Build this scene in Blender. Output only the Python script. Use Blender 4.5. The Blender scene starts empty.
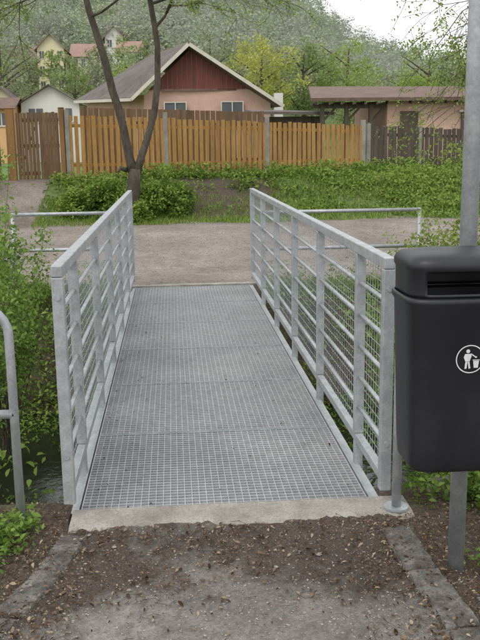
import bpy, math, random
import numpy as np
from mathutils import Vector, Matrix, noise as mnoise
random.seed(7); RNG=np.random.default_rng(11)
SC=bpy.context.scene
SC.view_settings.view_transform='Standard'; SC.view_settings.look='None'; SC.view_settings.exposure=0

# ------------------------------------------------------------------ materials
def _new(name):
    m=bpy.data.materials.new(name); m.use_nodes=True
    nt=m.node_tree; return m,nt,nt.nodes['Principled BSDF']
def ramp(nt,stops):
    r=nt.nodes.new('ShaderNodeValToRGB'); e=r.color_ramp.elements
    while len(e)<len(stops): e.new(0.5)
    for i,(p,c) in enumerate(stops):
        e[i].position=p; e[i].color=(c[0],c[1],c[2],1)
    return r
def nz(nt,scale,detail=6,rough=.6,coord=None,dist=0):
    n=nt.nodes.new('ShaderNodeTexNoise'); n.inputs['Scale'].default_value=scale
    n.inputs['Detail'].default_value=detail; n.inputs['Roughness'].default_value=rough
    n.inputs['Distortion'].default_value=dist
    if coord: nt.links.new(coord,n.inputs['Vector'])
    return n
def mapped(nt,scale=(1,1,1)):
    tc=nt.nodes.new('ShaderNodeTexCoord'); mp=nt.nodes.new('ShaderNodeMapping')
    mp.inputs['Scale'].default_value=scale
    nt.links.new(tc.outputs['Object'],mp.inputs['Vector']); return mp.outputs['Vector']
def mat(name,stops,scale=5,rough=.8,metal=0,bump=.2,bscale=60,bdist=.01,stretch=(1,1,1),fine=None,roughvar=0):
    m,nt,b=_new(name); v=mapped(nt,stretch)
    n=nz(nt,scale,6,.65,v); r=ramp(nt,stops); nt.links.new(n.outputs['Fac'],r.inputs['Fac'])
    col=r.outputs['Color']
    if fine or bump: n2=nz(nt,bscale,3,.6,v)
    if fine:
        mx=nt.nodes.new('ShaderNodeMixRGB'); mx.blend_type='MULTIPLY'; mx.inputs['Fac'].default_value=1
        r2=ramp(nt,[(.3,(fine[0],)*3),(.7,(fine[1],)*3)]); nt.links.new(n2.outputs['Fac'],r2.inputs['Fac'])
        nt.links.new(col,mx.inputs['Color1']); nt.links.new(r2.outputs['Color'],mx.inputs['Color2']); col=mx.outputs['Color']
    nt.links.new(col,b.inputs['Base Color'])
    b.inputs['Roughness'].default_value=rough; b.inputs['Metallic'].default_value=metal
    if roughvar:
        mr=nt.nodes.new('ShaderNodeMapRange'); mr.inputs['To Min'].default_value=rough-roughvar; mr.inputs['To Max'].default_value=rough+roughvar
        nt.links.new(n.outputs['Fac'],mr.inputs['Value']); nt.links.new(mr.outputs['Result'],b.inputs['Roughness'])
    if bump:
        bp=nt.nodes.new('ShaderNodeBump'); bp.inputs['Strength'].default_value=bump; bp.inputs['Distance'].default_value=bdist
        nt.links.new(n2.outputs['Fac'],bp.inputs['Height']); nt.links.new(bp.outputs['Normal'],b.inputs['Normal'])
    return m
def leafmat(name,stops,trans=.35,rough=.6,near=False):
    m,nt,b=_new(name); a=nt.nodes.new('ShaderNodeAttribute'); a.attribute_name='rnd'
    r=ramp(nt,stops)
    nt.links.new(a.outputs['Fac'],r.inputs['Fac']); out=nt.nodes['Material Output']
    if near:
        nt.links.new(r.outputs['Color'],b.inputs['Base Color']); b.inputs['Roughness'].default_value=rough
        b.inputs['Specular IOR Level'].default_value=.3; sh=b.outputs[0]
    else:
        nt.nodes.remove(b); d=nt.nodes.new('ShaderNodeBsdfDiffuse'); nt.links.new(r.outputs['Color'],d.inputs['Color']); sh=d.outputs[0]
    if trans>0:
        t=nt.nodes.new('ShaderNodeBsdfTranslucent'); nt.links.new(r.outputs['Color'],t.inputs['Color'])
        mx=nt.nodes.new('ShaderNodeMixShader'); mx.inputs['Fac'].default_value=trans
        nt.links.new(sh,mx.inputs[1]); nt.links.new(t.outputs[0],mx.inputs[2]); sh=mx.outputs[0]
    nt.links.new(sh,out.inputs['Surface'])
    return m

M={}
M['galv']=mat('galvanised_steel',[(.3,(.33,.35,.365)),(.5,(.42,.44,.45)),(.72,(.52,.54,.55))],scale=14,rough=.48,metal=.35,bump=.05,bscale=90,bdist=.002,fine=(.82,1.06),roughvar=.1)
M['grate']=mat('grating_steel',[(.3,(.40,.405,.415)),(.7,(.56,.565,.57))],scale=1.3,rough=.5,metal=.25,bump=0,bscale=22,fine=(.8,1.08),roughvar=.12)
M['conc']=mat('concrete',[(.3,(.23,.205,.175)),(.55,(.36,.33,.29)),(.75,(.45,.42,.38))],scale=5,rough=.9,bump=.5,bscale=90,bdist=.006,fine=(.7,1.1))
M['concpost']=mat('concrete_post',[(.3,(.2,.19,.16)),(.7,(.36,.34,.3))],scale=4,rough=.9,bump=.3,fine=(.8,1.1))
M['bin']=mat('bin_plastic',[(.3,(.012,.0125,.016)),(.7,(.019,.020,.024))],scale=6,rough=.45,bump=.12,bscale=400,bdist=.0006,roughvar=.1)
M['white']=mat('white_print',[(.3,(.6,.6,.6)),(.7,(.78,.78,.78))],scale=40,rough=.6,bump=0)
M['bark']=mat('bark',[(.3,(.05,.04,.03)),(.6,(.12,.1,.075)),(.8,(.16,.16,.10))],scale=6,rough=.95,bump=.8,bscale=30,bdist=.03,stretch=(1,1,.3),fine=(.6,1.15))
M['slat']=mat('larch_slats',[(.25,(.25,.125,.035)),(.5,(.42,.225,.06)),(.75,(.53,.31,.11))],scale=2.6,rough=.75,bump=.2,bscale=30,stretch=(2.5,2,.25),fine=(.7,1.1))
M['gate']=mat('gate_wood',[(.3,(.11,.06,.028)),(.7,(.23,.135,.065))],scale=3,rough=.8,bump=.2,stretch=(3,3,.3),fine=(.7,1.1))
M['gatepost']=mat('gate_post_wood',[(.3,(.2,.1,.035)),(.7,(.34,.18,.06))],scale=3,rough=.8,bump=.2,stretch=(3,3,.3),fine=(.7,1.1))
M['oldwood']=mat('weathered_wood',[(.3,(.06,.043,.034)),(.7,(.14,.11,.085))],scale=3,rough=.9,bump=.2,stretch=(3,3,.3),fine=(.7,1.1))
M['pink']=mat('pink_render',[(.3,(.52,.33,.26)),(.7,(.64,.43,.35))],scale=1.2,rough=.95,bump=0,fine=(.9,1.03),bscale=20)
M['gable']=mat('red_brown_boards',[(.3,(.13,.036,.028)),(.7,(.21,.062,.045))],scale=3,rough=.8,bump=0,stretch=(4,4,.3),fine=(.8,1.1),bscale=20)
M['roof']=mat('bitumen_roof',[(.3,(.095,.075,.068)),(.7,(.175,.145,.13))],scale=2,rough=.9,bump=.3,bscale=12,fine=(.8,1.1))
M['roofbrown']=mat('brown_roof',[(.3,(.12,.075,.055)),(.7,(.21,.14,.11))],scale=2,rough=.9,bump=.3,bscale=10,fine=(.8,1.1))
M['rooftile']=mat('tile_roof',[(.3,(.27,.165,.135)),(.7,(.35,.225,.185))],scale=2,rough=.9,bump=0)
M['whitewall']=mat('white_render',[(.3,(.62,.61,.57)),(.7,(.74,.73,.7))],scale=1,rough=.95,bump=0)
M['yellow']=mat('yellow_render',[(.3,(.60,.53,.34)),(.7,(.68,.61,.42))],scale=1,rough=.95,bump=0)
M['orange']=mat('orange_render',[(.3,(.6,.36,.17)),(.7,(.66,.42,.22))],scale=1,rough=.95,bump=0)
M['fascia']=mat('pale_fascia',[(.3,(.5,.45,.38)),(.7,(.62,.57,.5))],scale=3,rough=.8,bump=0)
M['glass']=mat('window_glass',[(.3,(.05,.055,.06)),(.7,(.1,.11,.12))],scale=1,rough=.1,bump=0)
M['stone']=mat('pebbles',[(.3,(.16,.14,.12)),(.5,(.27,.24,.21)),(.7,(.42,.4,.37))],scale=25,rough=.9,bump=.2)
M['rock']=mat('bank_rock',[(.3,(.08,.075,.06)),(.5,(.16,.15,.125)),(.7,(.26,.24,.21))],scale=9,rough=.95,bump=.6,bscale=50)
M['kerb']=mat('kerb_stone',[(.3,(.065,.058,.052)),(.5,(.125,.112,.10)),(.62,(.2,.185,.165)),(.75,(.27,.25,.225))],scale=13,rough=.95,bump=1,bscale=70,bdist=.012,fine=(.55,1.2))
# leaves
M['lf_shrub']=leafmat('leaf_shrub',[(0,(.07,.14,.024)),(.5,(.18,.30,.052)),(1,(.34,.46,.11))],.4,near=True)
M['lf_ivy']=leafmat('leaf_ground_cover',[(0,(.055,.10,.022)),(.45,(.17,.27,.055)),(1,(.34,.44,.11))],.3)
M['lf_bank']=leafmat('leaf_bank',[(0,(.05,.09,.02)),(.5,(.14,.225,.048)),(1,(.28,.37,.09))],.3)
M['lf_young']=leafmat('leaf_young',[(0,(.15,.22,.045)),(.5,(.27,.37,.08)),(1,(.40,.48,.15))],.45)
M['lf_yel']=leafmat('leaf_yellow_green',[(0,(.26,.30,.07)),(.5,(.44,.47,.12)),(1,(.58,.59,.20))],.4)
M['lf_mid']=leafmat('leaf_mid',[(0,(.14,.19,.08)),(.5,(.25,.32,.12)),(1,(.38,.45,.19))],.35)
M['lf_mass']=leafmat('leaf_mass',[(0,(.20,.19,.15)),(.3,(.25,.25,.18)),(.6,(.28,.33,.17)),(1,(.42,.47,.25))],.35)
M['lf_hill_haze']=leafmat('leaf_hill_hazed',[(0,(.34,.345,.315)),(.35,(.38,.40,.335)),(.7,(.38,.43,.30)),(1,(.46,.51,.34))],.4)  # aerial haze painted into the leaf colour: paler and greyer with no volume
M['lf_pink']=leafmat('leaf_blossom',[(0,(.25,.19,.14)),(.5,(.36,.29,.21)),(1,(.46,.38,.29))],.3)
M['dry']=leafmat('dry_leaves',[(0,(.045,.028,.019)),(.45,(.11,.07,.045)),(.8,(.22,.15,.095)),(1,(.42,.33,.23))],.1,.8)
M['grass']=leafmat('grass_blades',[(0,(.09,.15,.03)),(.5,(.20,.30,.058)),(1,(.36,.44,.13))],.3)

def pathmat(name,base,dirt,mode):
    m,nt,b=_new(name); v=mapped(nt)
    n1=nz(nt,1.1 if mode!='near' else 2.6,8,.6,v); n2=nz(nt,9,8,.7,v); n3=nz(nt,110,3,.6,v)
    vo=nt.nodes.new('ShaderNodeTexVoronoi'); vo.inputs['Scale'].default_value=85 if mode=='near' else 45; nt.links.new(v,vo.inputs['Vector'])
    r1=ramp(nt,base); nt.links.new(n2.outputs['Fac'],r1.inputs['Fac'])
    r2=ramp(nt,[(.0,(.62,.6,.58)),(.5,(1,1,1)),(1,(1.35,1.32,1.28))]); nt.links.new(vo.outputs['Color'],r2.inputs['Fac'])
    mx=nt.nodes.new('ShaderNodeMixRGB'); mx.blend_type='MULTIPLY'; mx.inputs['Fac'].default_value=.8
    nt.links.new(r1.outputs['Color'],mx.inputs['Color1']); nt.links.new(r2.outputs['Color'],mx.inputs['Color2'])
    at=nt.nodes.new('ShaderNodeAttribute'); at.attribute_name='dirt'
    ad=nt.nodes.new('ShaderNodeMath'); ad.operation='ADD'; nt.links.new(at.outputs['Fac'],ad.inputs[0])
    sb=nt.nodes.new('ShaderNodeMath'); sb.operation='MULTIPLY_ADD'; sb.inputs[1].default_value=2.2; sb.inputs[2].default_value=-1.1
    nt.links.new(n2.outputs['Fac'],sb.inputs[0]); nt.links.new(sb.outputs[0],ad.inputs[1])
    rr=ramp(nt,[(.22,(0,0,0)),(.7,(1,1,1))]); nt.links.new(ad.outputs[0],rr.inputs['Fac'])
    rd=ramp(nt,dirt); nt.links.new(n3.outputs['Fac'],rd.inputs['Fac'])
    m2=nt.nodes.new('ShaderNodeMixRGB'); nt.links.new(rr.outputs['Color'],m2.inputs['Fac'])
    nt.links.new(mx.outputs['Color'],m2.inputs['Color1']); nt.links.new(rd.outputs['Color'],m2.inputs['Color2'])
    m3=nt.nodes.new('ShaderNodeMixRGB'); m3.blend_type='MULTIPLY'; m3.inputs['Fac'].default_value=1
    r4=ramp(nt,[(.3,(.68,.66,.64)),(.7,(1.18,1.17,1.16))]); nt.links.new(n1.outputs['Fac'],r4.inputs['Fac'])
    nt.links.new(m2.outputs['Color'],m3.inputs['Color1']); nt.links.new(r4.outputs['Color'],m3.inputs['Color2'])
    nt.links.new(m3.outputs['Color'],b.inputs['Base Color']); b.inputs['Roughness'].default_value=.95
    bp=nt.nodes.new('ShaderNodeBump'); bp.inputs['Strength'].default_value=.8; bp.inputs['Distance'].default_value=.01
    nt.links.new(n3.outputs['Fac'],bp.inputs['Height'])
    bp2=nt.nodes.new('ShaderNodeBump'); bp2.inputs['Strength'].default_value=.5; bp2.inputs['Distance'].default_value=.006
    nt.links.new(vo.outputs['Distance'],bp2.inputs['Height']); nt.links.new(bp.outputs['Normal'],bp2.inputs['Normal'])
    nt.links.new(bp2.outputs['Normal'],b.inputs['Normal'])
    return m
M['near']=pathmat('worn_asphalt',[(.3,(.13,.118,.108)),(.5,(.2,.185,.17)),(.7,(.27,.25,.235))],[(.3,(.045,.031,.024)),(.55,(.09,.066,.052)),(.75,(.18,.145,.12))],'near')
M['gravel']=pathmat('gravel',[(.3,(.20,.17,.15)),(.5,(.265,.228,.205)),(.7,(.34,.30,.27))],[(.3,(.11,.085,.065)),(.7,(.20,.16,.13))],'far')
def groundmat():
    m,nt,b=_new('ground_soil_grass'); v=mapped(nt)
    n2=nz(nt,6,8,.7,v); n3=nz(nt,50,4,.6,v)
    rs=ramp(nt,[(.3,(.05,.036,.026)),(.5,(.095,.07,.05)),(.72,(.17,.13,.10))]); nt.links.new(n3.outputs['Fac'],rs.inputs['Fac'])
    rg=ramp(nt,[(.3,(.07,.10,.03)),(.5,(.13,.19,.055)),(.72,(.2,.26,.085))]); nt.links.new(n2.outputs['Fac'],rg.inputs['Fac'])
    at=nt.nodes.new('ShaderNodeAttribute'); at.attribute_name='green'
    ad=nt.nodes.new('ShaderNodeMath'); ad.operation='ADD'; nt.links.new(at.outputs['Fac'],ad.inputs[0])
    sb=nt.nodes.new('ShaderNodeMath'); sb.operation='MULTIPLY_ADD'; sb.inputs[1].default_value=1.2; sb.inputs[2].default_value=-.6
    nt.links.new(n2.outputs['Fac'],sb.inputs[0]); nt.links.new(sb.outputs[0],ad.inputs[1])
    rr=ramp(nt,[(.35,(0,0,0)),(.6,(1,1,1))]); nt.links.new(ad.outputs[0],rr.inputs['Fac'])
    mx=nt.nodes.new('ShaderNodeMixRGB'); nt.links.new(rr.outputs['Color'],mx.inputs['Fac'])
    nt.links.new(rs.outputs['Color'],mx.inputs['Color1']); nt.links.new(rg.outputs['Color'],mx.inputs['Color2'])
    nt.links.new(mx.outputs['Color'],b.inputs['Base Color']); b.inputs['Roughness'].default_value=1
    bp=nt.nodes.new('ShaderNodeBump'); bp.inputs['Strength'].default_value=.9; bp.inputs['Distance'].default_value=.03
    nt.links.new(n3.outputs['Fac'],bp.inputs['Height']); nt.links.new(bp.outputs['Normal'],b.inputs['Normal'])
    return m
M['ground']=groundmat()
def watermat():
    m,nt,b=_new('stream_water'); b.inputs['Base Color'].default_value=(.02,.022,.014,1); b.inputs['Roughness'].default_value=.08
    n=nz(nt,9,4,.5,mapped(nt)); bp=nt.nodes.new('ShaderNodeBump'); bp.inputs['Strength'].default_value=.25; bp.inputs['Distance'].default_value=.02
    nt.links.new(n.outputs['Fac'],bp.inputs['Height']); nt.links.new(bp.outputs['Normal'],b.inputs['Normal']); return m
M['water']=watermat()

# ------------------------------------------------------------------ mesh helpers
def link(o,parent=None):
    SC.collection.objects.link(o)
    if parent: o.parent=parent
    return o
def empty(name):
    e=bpy.data.objects.new(name,None); return link(e)
class MB:
    def __init__(s): s.v=[]; s.f=[]
    def add(s,vs,fs):
        k=len(s.v); s.v.extend([tuple(a) for a in vs]); s.f.extend([tuple(i+k for i in f) for f in fs])
    def box(s,a,b):
        x0,y0,z0=[min(a[i],b[i]) for i in range(3)]; x1,y1,z1=[max(a[i],b[i]) for i in range(3)]
        s.add([(x0,y0,z0),(x1,y0,z0),(x1,y1,z0),(x0,y1,z0),(x0,y0,z1),(x1,y0,z1),(x1,y1,z1),(x0,y1,z1)],
              [(0,3,2,1),(4,5,6,7),(0,1,5,4),(1,2,6,5),(2,3,7,6),(3,0,4,7)])
    def beam(s,p,q,w,h,up=(0,0,1)):
        p=Vector(p);q=Vector(q);d=(q-p).normalized();u=Vector(up)
        r=d.cross(u).normalized();u=r.cross(d).normalized();r*=w/2;u*=h/2
        s.add([p-r-u,p+r-u,p+r+u,p-r+u,q-r-u,q+r-u,q+r+u,q-r+u],[(0,3,2,1),(4,5,6,7),(0,1,5,4),(1,2,6,5),(2,3,7,6),(3,0,4,7)][::1])
    def tube(s,pts,rad,n=8,cap=True):
        pts=[Vector(p) for p in pts]
        if not hasattr(rad,'__len__'): rad=[rad]*len(pts)
        k=len(s.v); ref=None
        for i,p in enumerate(pts):
            a=pts[max(i-1,0)]; b=pts[min(i+1,len(pts)-1)]; d=(b-a).normalized()
            if ref is None: ref=d.orthogonal().normalized()
            ref=(ref-d*ref.dot(d)); 
            if ref.length<1e-5: ref=d.orthogonal()
            ref.normalize(); w=d.cross(ref)
            for j in range(n):
                t=2*math.pi*j/n; s.v.append(tuple(p+(ref*math.cos(t)+w*math.sin(t))*rad[i]))
        for i in range(len(pts)-1):
            for j in range(n):
                a=k+i*n+j;b=k+i*n+(j+1)%n; s.f.append((a,b,b+n,a+n))
        if cap:
            s.f.append(tuple(k+j for j in range(n))[::-1]); e=k+(len(pts)-1)*n; s.f.append(tuple(e+j for j in range(n)))
    def obj(s,name,m,parent=None,smooth=False,bevel=0):
        me=bpy.data.meshes.new(name); me.from_pydata(s.v,[],s.f); me.materials.append(m); me.update()
        if smooth: me.polygons.foreach_set('use_smooth',[True]*len(me.polygons))
        o=bpy.data.objects.new(name,me)
        if bevel:
            b=o.modifiers.new('bevel','BEVEL'); b.width=bevel; b.segments=2; b.limit_method='ANGLE'
        return link(o,parent)
def unit(n):
    a=RNG.normal(size=(n,3)); return a/np.linalg.norm(a,axis=1,keepdims=True)
def leaves(name,C,size,m,parent=None,aspect=.55,shape=6,flat=0.,rnd=None,smooth=None):
    C=np.asarray(C,float); n=len(C); size=np.broadcast_to(np.asarray(size,float),(n,))*RNG.uniform(.65,1.25,n)
    nrm=unit(n); nrm[:,2]=np.abs(nrm[:,2])+flat; nrm/=np.linalg.norm(nrm,axis=1,keepdims=True)
    u=np.cross(nrm,unit(n)); u/=np.linalg.norm(u,axis=1,keepdims=True)+1e-9; w=np.cross(nrm,u)
    s=size[:,None]
    if shape==6: pr=[(-1,0,0),(-.35,.85,.12),(.35,.7,.1),(1,0,-.1),(.35,-.7,.1),(-.35,-.85,.12)]
    else: pr=[(-1,0,0),(0,1,.08),(1,0,0),(0,-1,.08)]
    V=np.stack([C+u*s*a*.5+w*s*b*aspect*.5+nrm*s*c for a,b,c in pr],1).reshape(-1,3); k=len(pr)
    me=bpy.data.meshes.new(name); me.vertices.add(n*k); me.vertices.foreach_set('co',V.ravel())
    me.loops.add(n*k); me.loops.foreach_set('vertex_index',np.arange(n*k,dtype=np.int32))
    me.polygons.add(n); me.polygons.foreach_set('loop_start',np.arange(0,n*k,k,dtype=np.int32)); me.polygons.foreach_set('loop_total',np.full(n,k,dtype=np.int32))
    me.update(calc_edges=True)
    at=me.attributes.new('rnd','FLOAT','FACE'); 
    if rnd is None: rnd=RNG.uniform(0,1,n)
    at.data.foreach_set('value',np.clip(rnd,0,1).astype(np.float32))
    me.materials.append(m); return link(bpy.data.objects.new(name,me),parent)

def ss(t): t=np.clip(t,0,1); return t*t*(3-2*t)
def wob(x,y,f=1.0,s=0):
    return (np.sin(x*1.3*f+s+1.7*np.sin(y*.7*f+s))+np.sin(y*1.9*f+2.1*s+1.3*np.sin(x*.9*f))+np.sin((x+y)*2.7*f+s*3.1)*.5)/2.5
HX=np.array([-400,-60,16,32,44,70,150,400.]); HH=np.array([26,34,31,24,17,10.5,8,7.])
def H(x,y):
    x=np.asarray(x,float);y=np.asarray(y,float)
    z=-1.25*ss((y-3.72)/1.25)*ss((9.75-y)/1.5)
    z=z+.22*ss((y-10)/6)+.72*ss((y-15.8)/2.9)
    out=ss((-.62-x)/.4)+ss((x-1.0)/.3)
    z=z-.05*out*ss((3.9-y)/1.)*(y>0)
    z=z-.33*ss((x+.50)/.06)*ss((.93-x)/.06)*ss((y-3.5)/.1)*ss((10.04-y)/.1)
    z=z+np.clip((y-48)/150,0,1.3)**1.6*np.interp(x*200/np.maximum(y,60),HX,HH)
    z=z+.03*wob(x,y,1.6)*ss((y-3.7)/.5)*ss((9.6-y)/.5)+.02*wob(x,y,.8,2)*ss((y-16)/2)+.004*wob(x,y,5,1)
    z=z+.5*wob(x,y,.06,1)*ss((y-40)/40)
    return z

# ------------------------------------------------------------------ ground sheet
def axis(segs):
    a=[]
    for s,e,n in segs: a+=list(np.linspace(s,e,n,endpoint=False))
    a.append(segs[-1][1]); return np.array(a)
def sheet(name,xs,ys,m,zoff=0,mask=None,attr=None,afun=None):
    X,Y=np.meshgrid(xs,ys); Z=H(X,Y)+zoff; nx,ny=len(xs),len(ys)
    V=np.stack([X,Y,Z],-1).reshape(-1,3)
    i=np.arange(nx*ny).reshape(ny,nx); Q=np.stack([i[:-1,:-1],i[:-1,1:],i[1:,1:],i[1:,:-1]],-1).reshape(-1,4)
    if mask is not None:
        c=V[Q].mean(1); Q=Q[mask(c[:,0],c[:,1])]
        used=np.unique(Q); rm=-np.ones(len(V),int); rm[used]=np.arange(len(used)); V=V[used]; Q=rm[Q]
    n=len(Q); me=bpy.data.meshes.new(name); me.vertices.add(len(V)); me.vertices.foreach_set('co',V.ravel())
    me.loops.add(n*4); me.loops.foreach_set('vertex_index',Q.ravel().astype(np.int32))
    me.polygons.add(n); me.polygons.foreach_set('loop_start',np.arange(0,n*4,4,dtype=np.int32)); me.polygons.foreach_set('loop_total',np.full(n,4,dtype=np.int32))
    me.update(calc_edges=True); me.polygons.foreach_set('use_smooth',np.ones(n,bool))
    if attr:
        at=me.attributes.new(attr,'FLOAT','POINT'); at.data.foreach_set('value',afun(V[:,0],V[:,1]).astype(np.float32))
    me.materials.append(m); return link(bpy.data.objects.new(name,me))
def green(x,y):
    g=.15+.0*x
    g=np.where((y>3.5)&(y<10),.3,g)
    g=np.where(y>15.6,.6,g); g=np.where((y>16.3)&(y<19)&(x>.0)&(x<2.2),.2,g); g=np.where(y>22,.9,g)
    return g
sheet('ground',axis([(-900,-60,40),(-60,-6,60),(-6,-2,50),(-2,3,130),(3,10,80),(10,80,80),(80,900,40)]),
      axis([(-60,1,20),(1,3,25),(3,11,200),(11,22,130),(22,60,60),(60,260,90),(260,1500,30)]),M['ground'],0,None,'green',green)
def nearmask(x,y):
    xl=np.interp(y,[-5,2.4,2.76,3.41,3.7],[-1.0,-.72,-.62,-.42,-.42]); xr=np.interp(y,[-5,2.4,3.4],[1.3,.95,.9])
    return (x>xl-.03)&(x<xr+.03)&(y<3.48)
def neardirt(x,y):
    d=.75*ss((y-2.68)/.42)+.5*ss((x-.45)/.35)*ss((y-2.3)/.4)+.5*ss((-.15-x)/.35)
    d=d-.25*ss((y-3.3)/.15)
    return d+.3*wob(x,y,5)
sheet('footpath',axis([(-1.2,1.4,90)]),axis([(-5,1,40),(1,3.6,90)]),M['near'],.008,nearmask,'dirt',neardirt)
def farmask(x,y):
    w=.18*wob(x,y,2.3)+.08*wob(x,y,7)
    a=(y>9.98+w*.3)&(y<15.75+w+np.interp(x,[-5,-2,1.5,5],[.3,.3,.1,.2]))
    b=(y>15)&(y<19.6)&(x>-3.65+w*.6)&(x<-2.55+w*.6-.0*y+.55*ss((17.5-y)/1.5))
    return a|b
def fardirt(x,y): return .45*ss((10.8-y)/1.)+.4*ss((y-15.1)/.7)+.2*wob(x,y,1.1)
sheet('gravel_path',axis([(-30,-5,120),(-5,9,230),(9,40,100)]),axis([(9.5,19.8,180)]),M['gravel'],.012,farmask,'dirt',fardirt)
w=MB(); w.add([(-60,4.2,-1.08),(60,4.2,-1.08),(60,8.9,-1.08),(-60,8.9,-1.08)],[(0,1,2,3)]); w.obj('stream_water',M['water'])

# ------------------------------------------------------------------ bridge
X0,X1,Y0,Y1=-.456,.861,3.642,9.948; NP=6; PL=(Y1-Y0)/NP
br=empty('footbridge')
g=MB(); pitch=.0335
for k in range(NP):
    a=Y0+k*PL+.006; b=Y0+(k+1)*PL-.006
    g.box((X0,a,-.03),(X0+.005,b,.001)); g.box((X1-.005,a,-.03),(X1,b,.001))
    n=int((X1-X0)/pitch)
    for i in range(1,n):
        x=X0+(X1-X0)*i/n; g.box((x-.0017,a+.006,-.029),(x+.0017,b-.006,-.001))
    ny=int(PL/pitch)
    for j in range(1,ny):
        y=a+(b-a)*j/ny; g.box((X0+.005,y-.0028,-.018),(X1-.005,y+.0028,-.0005))
g.obj('grating',M['grate'],br)
g=MB()
for k in range(NP):
    a=Y0+k*PL+.006; b=Y0+(k+1)*PL-.006
    g.box((X0+.005,a,-.031),(X1-.005,a+.007,.002)); g.box((X0+.005,b-.007,-.031),(X1-.005,b,.002))
g.obj('panel_frames',M['galv'],br)
g=MB()
for x,sg in ((X0-.008,-1),(X1+.008,1)):
    g.box((x,Y0,-.24),(x+sg*.008,Y1,.006)); g.box((x+sg*.008,Y0,-.012),(x+sg*.05,Y1,-.004)); g.box((x+sg*.008,Y0,-.24),(x+sg*.05,Y1,-.232))
for k in range(NP+1):
    y=min(max(Y0+k*PL,Y0+.04),Y1-.04); g.box((X0-.006,y-.03,-.16),(X1+.006,y+.03,-.034))
g.obj('side_beams',M['galv'],br,bevel=.002)
c=MB(); c.box((X0-.12,Y0-.13,-1.3),(X1+.12,Y0+.16,-.25)); c.box((X0-.12,Y1-.16,-1.3),(X1+.12,Y1+.13,-.25)); c.obj('abutments',M['conc'],br,bevel=.01)
def slab(name,x0,x1,y0,y1,z,seed,flip=False):
    c=MB(); n=90; rng=random.Random(seed)
    f=[rng.uniform(-.012,.012)+.014*math.sin(i*.17+seed)+.01*math.sin(i*.57) for i in range(n+1)]
    vs=[];fs=[]; s=-1 if flip else 1; yf=y1 if flip else y0; yb=y0 if flip else y1
    for i in range(n+1):
        x=x0+(x1-x0)*i/n; q=yf+s*f[i]
        vs+=[(x,q-s*.02,-.01),(x,q-s*.004,.007+rng.uniform(-.002,.002)),(x,q+s*.04,z+rng.uniform(-.001,.001)),(x,yb,z),(x,yb,-.26)]
    for i in range(n):
        for j in range(4): a=i*5+j; fs.append((a,a+5,a+6,a+1)[::-1])
    c.add(vs,fs); return c.obj(name,M['conc'],None)
slab('concrete_threshold',X0-.03,X1+.16,3.44,Y0-.004,.014,3)
slab('concrete_threshold.001',X0-.1,X1+.1,Y1+.004,Y1+.17,.016,5,True)

# railings
ZT=1.135
def railing(name,x,sg,ys):
    e=empty(name); yA=Y0-.1; yB=Y1-.02
    p=MB()
    p.box((x-.024,yA,ZT-.05),(x+.024,yB,ZT)); p.box((x-.02,yA+.05,.115),(x+.02,yB-.05,.16))
    p.obj('top_and_bottom_rail',M['galv'],e,bevel=.005)
    p=MB()
    p.box((x-.025,yA+.001,.08),(x+.025,yA+.05,ZT-.051)); p.box((x-.025,yB-.05,.08),(x+.025,yB-.001,ZT-.051))
    for y in ys:
        p.box((x+sg*-.024-.0,y-.02,.161),(x+.024*sg,y+.02,ZT-.051))
        p.box((x+sg*-.019,y-.03,-.2),(x+.021*sg,y+.03,.114))
        p.box((x-sg*.022,y-.05,-.2),(x-sg*.030,y+.05,-.06))
    p.obj('posts',M['galv'],e,bevel=.004)
    p=MB(); seg=[yA+.05]+list(ys)+[yB-.05]
    for z in (.30,.46,.62,.78,.94):
        for a,b in zip(seg[:-1],seg[1:]): p.tube([(x,a+.021,z),(x,b-.021,z)],.0105,10)
    p.obj('horizontal_bars',M['galv'],e,smooth=True)
    p=MB(); xx=x+sg*.014
    y=yA+.07
    while y<yB-.06: p.box((xx-.001,y-.0012,.161),(xx+.001,y+.0012,ZT-.051)); y+=.05
    z=.2
    while z<ZT-.06: p.box((xx+.001,yA+.051,z-.0012),(xx+.003,yB-.051,z+.0012)); z+=.05
    p.obj('wire_mesh',M['galv'],e)
    p=MB()
    for y in ys:
        for z in (-.09,-.16):
            for d in (-.035,.035): p.tube([(x-sg*.031,y+d,z),(x-sg*.04,y+d,z)],.009,6)
    for zz in (.3,1.0): p.tube([(x,yA-.004,zz),(x,yA+.003,zz)],.012,8)
    p.obj('bolts',M['galv'],e)
    return e
ys=[4.12+1.15*k for k in range(5)]
railing('bridge_railing',-.489,-1,ys)
railing('bridge_railing',.915,1,ys)
def handrail(name,paths,posts,r=.021):
    e=empty(name); p=MB()
    for q in paths: p.tube(q,r,12)
    p.obj('rails',M['galv'],e,smooth=True); p=MB()
    for a,b in posts: p.tube([a,b],r,12)
    p.obj('posts',M['galv'],e,smooth=True)
    p=MB()
    for a,b in posts: p.tube([(a[0],a[1],a[2]),(a[0],a[1],a[2]+.01)],.055,16)
    p.obj('base_plates',M['galv'],e,smooth=False)
    return e
handrail('tubular_handrail',[[(.96,3.5,.97),(1.25,3.5,.97),(2.6,3.5,.97)],[(.96,3.5,.58),(2.6,3.5,.58)]],[((.955,3.5,.016),(.955,3.5,1.1)),((2.6,3.5,-.1),(2.6,3.5,.98))])
arc=[(-.69,3.49,-.06),(-.69,3.49,.80)]+[(-.69-.12*(1-math.cos(t)),3.49,.86+.12*math.sin(t)) for t in np.linspace(0,math.pi/2,7)]+[(-2.4,3.49,.98)]
handrail('tubular_handrail',[arc,[(-.69,3.49,.52),(-2.4,3.49,.52)]],[((-2.4,3.49,-.1),(-2.4,3.49,.98))],.019)
handrail('tubular_handrail',[[(.98,9.3,.9),(2.72,9.3,.9)],[(.98,9.3,.5),(2.72,9.3,.5)]],[((2.72,9.3,-.5),(2.72,9.3,.92))],.02)
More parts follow.
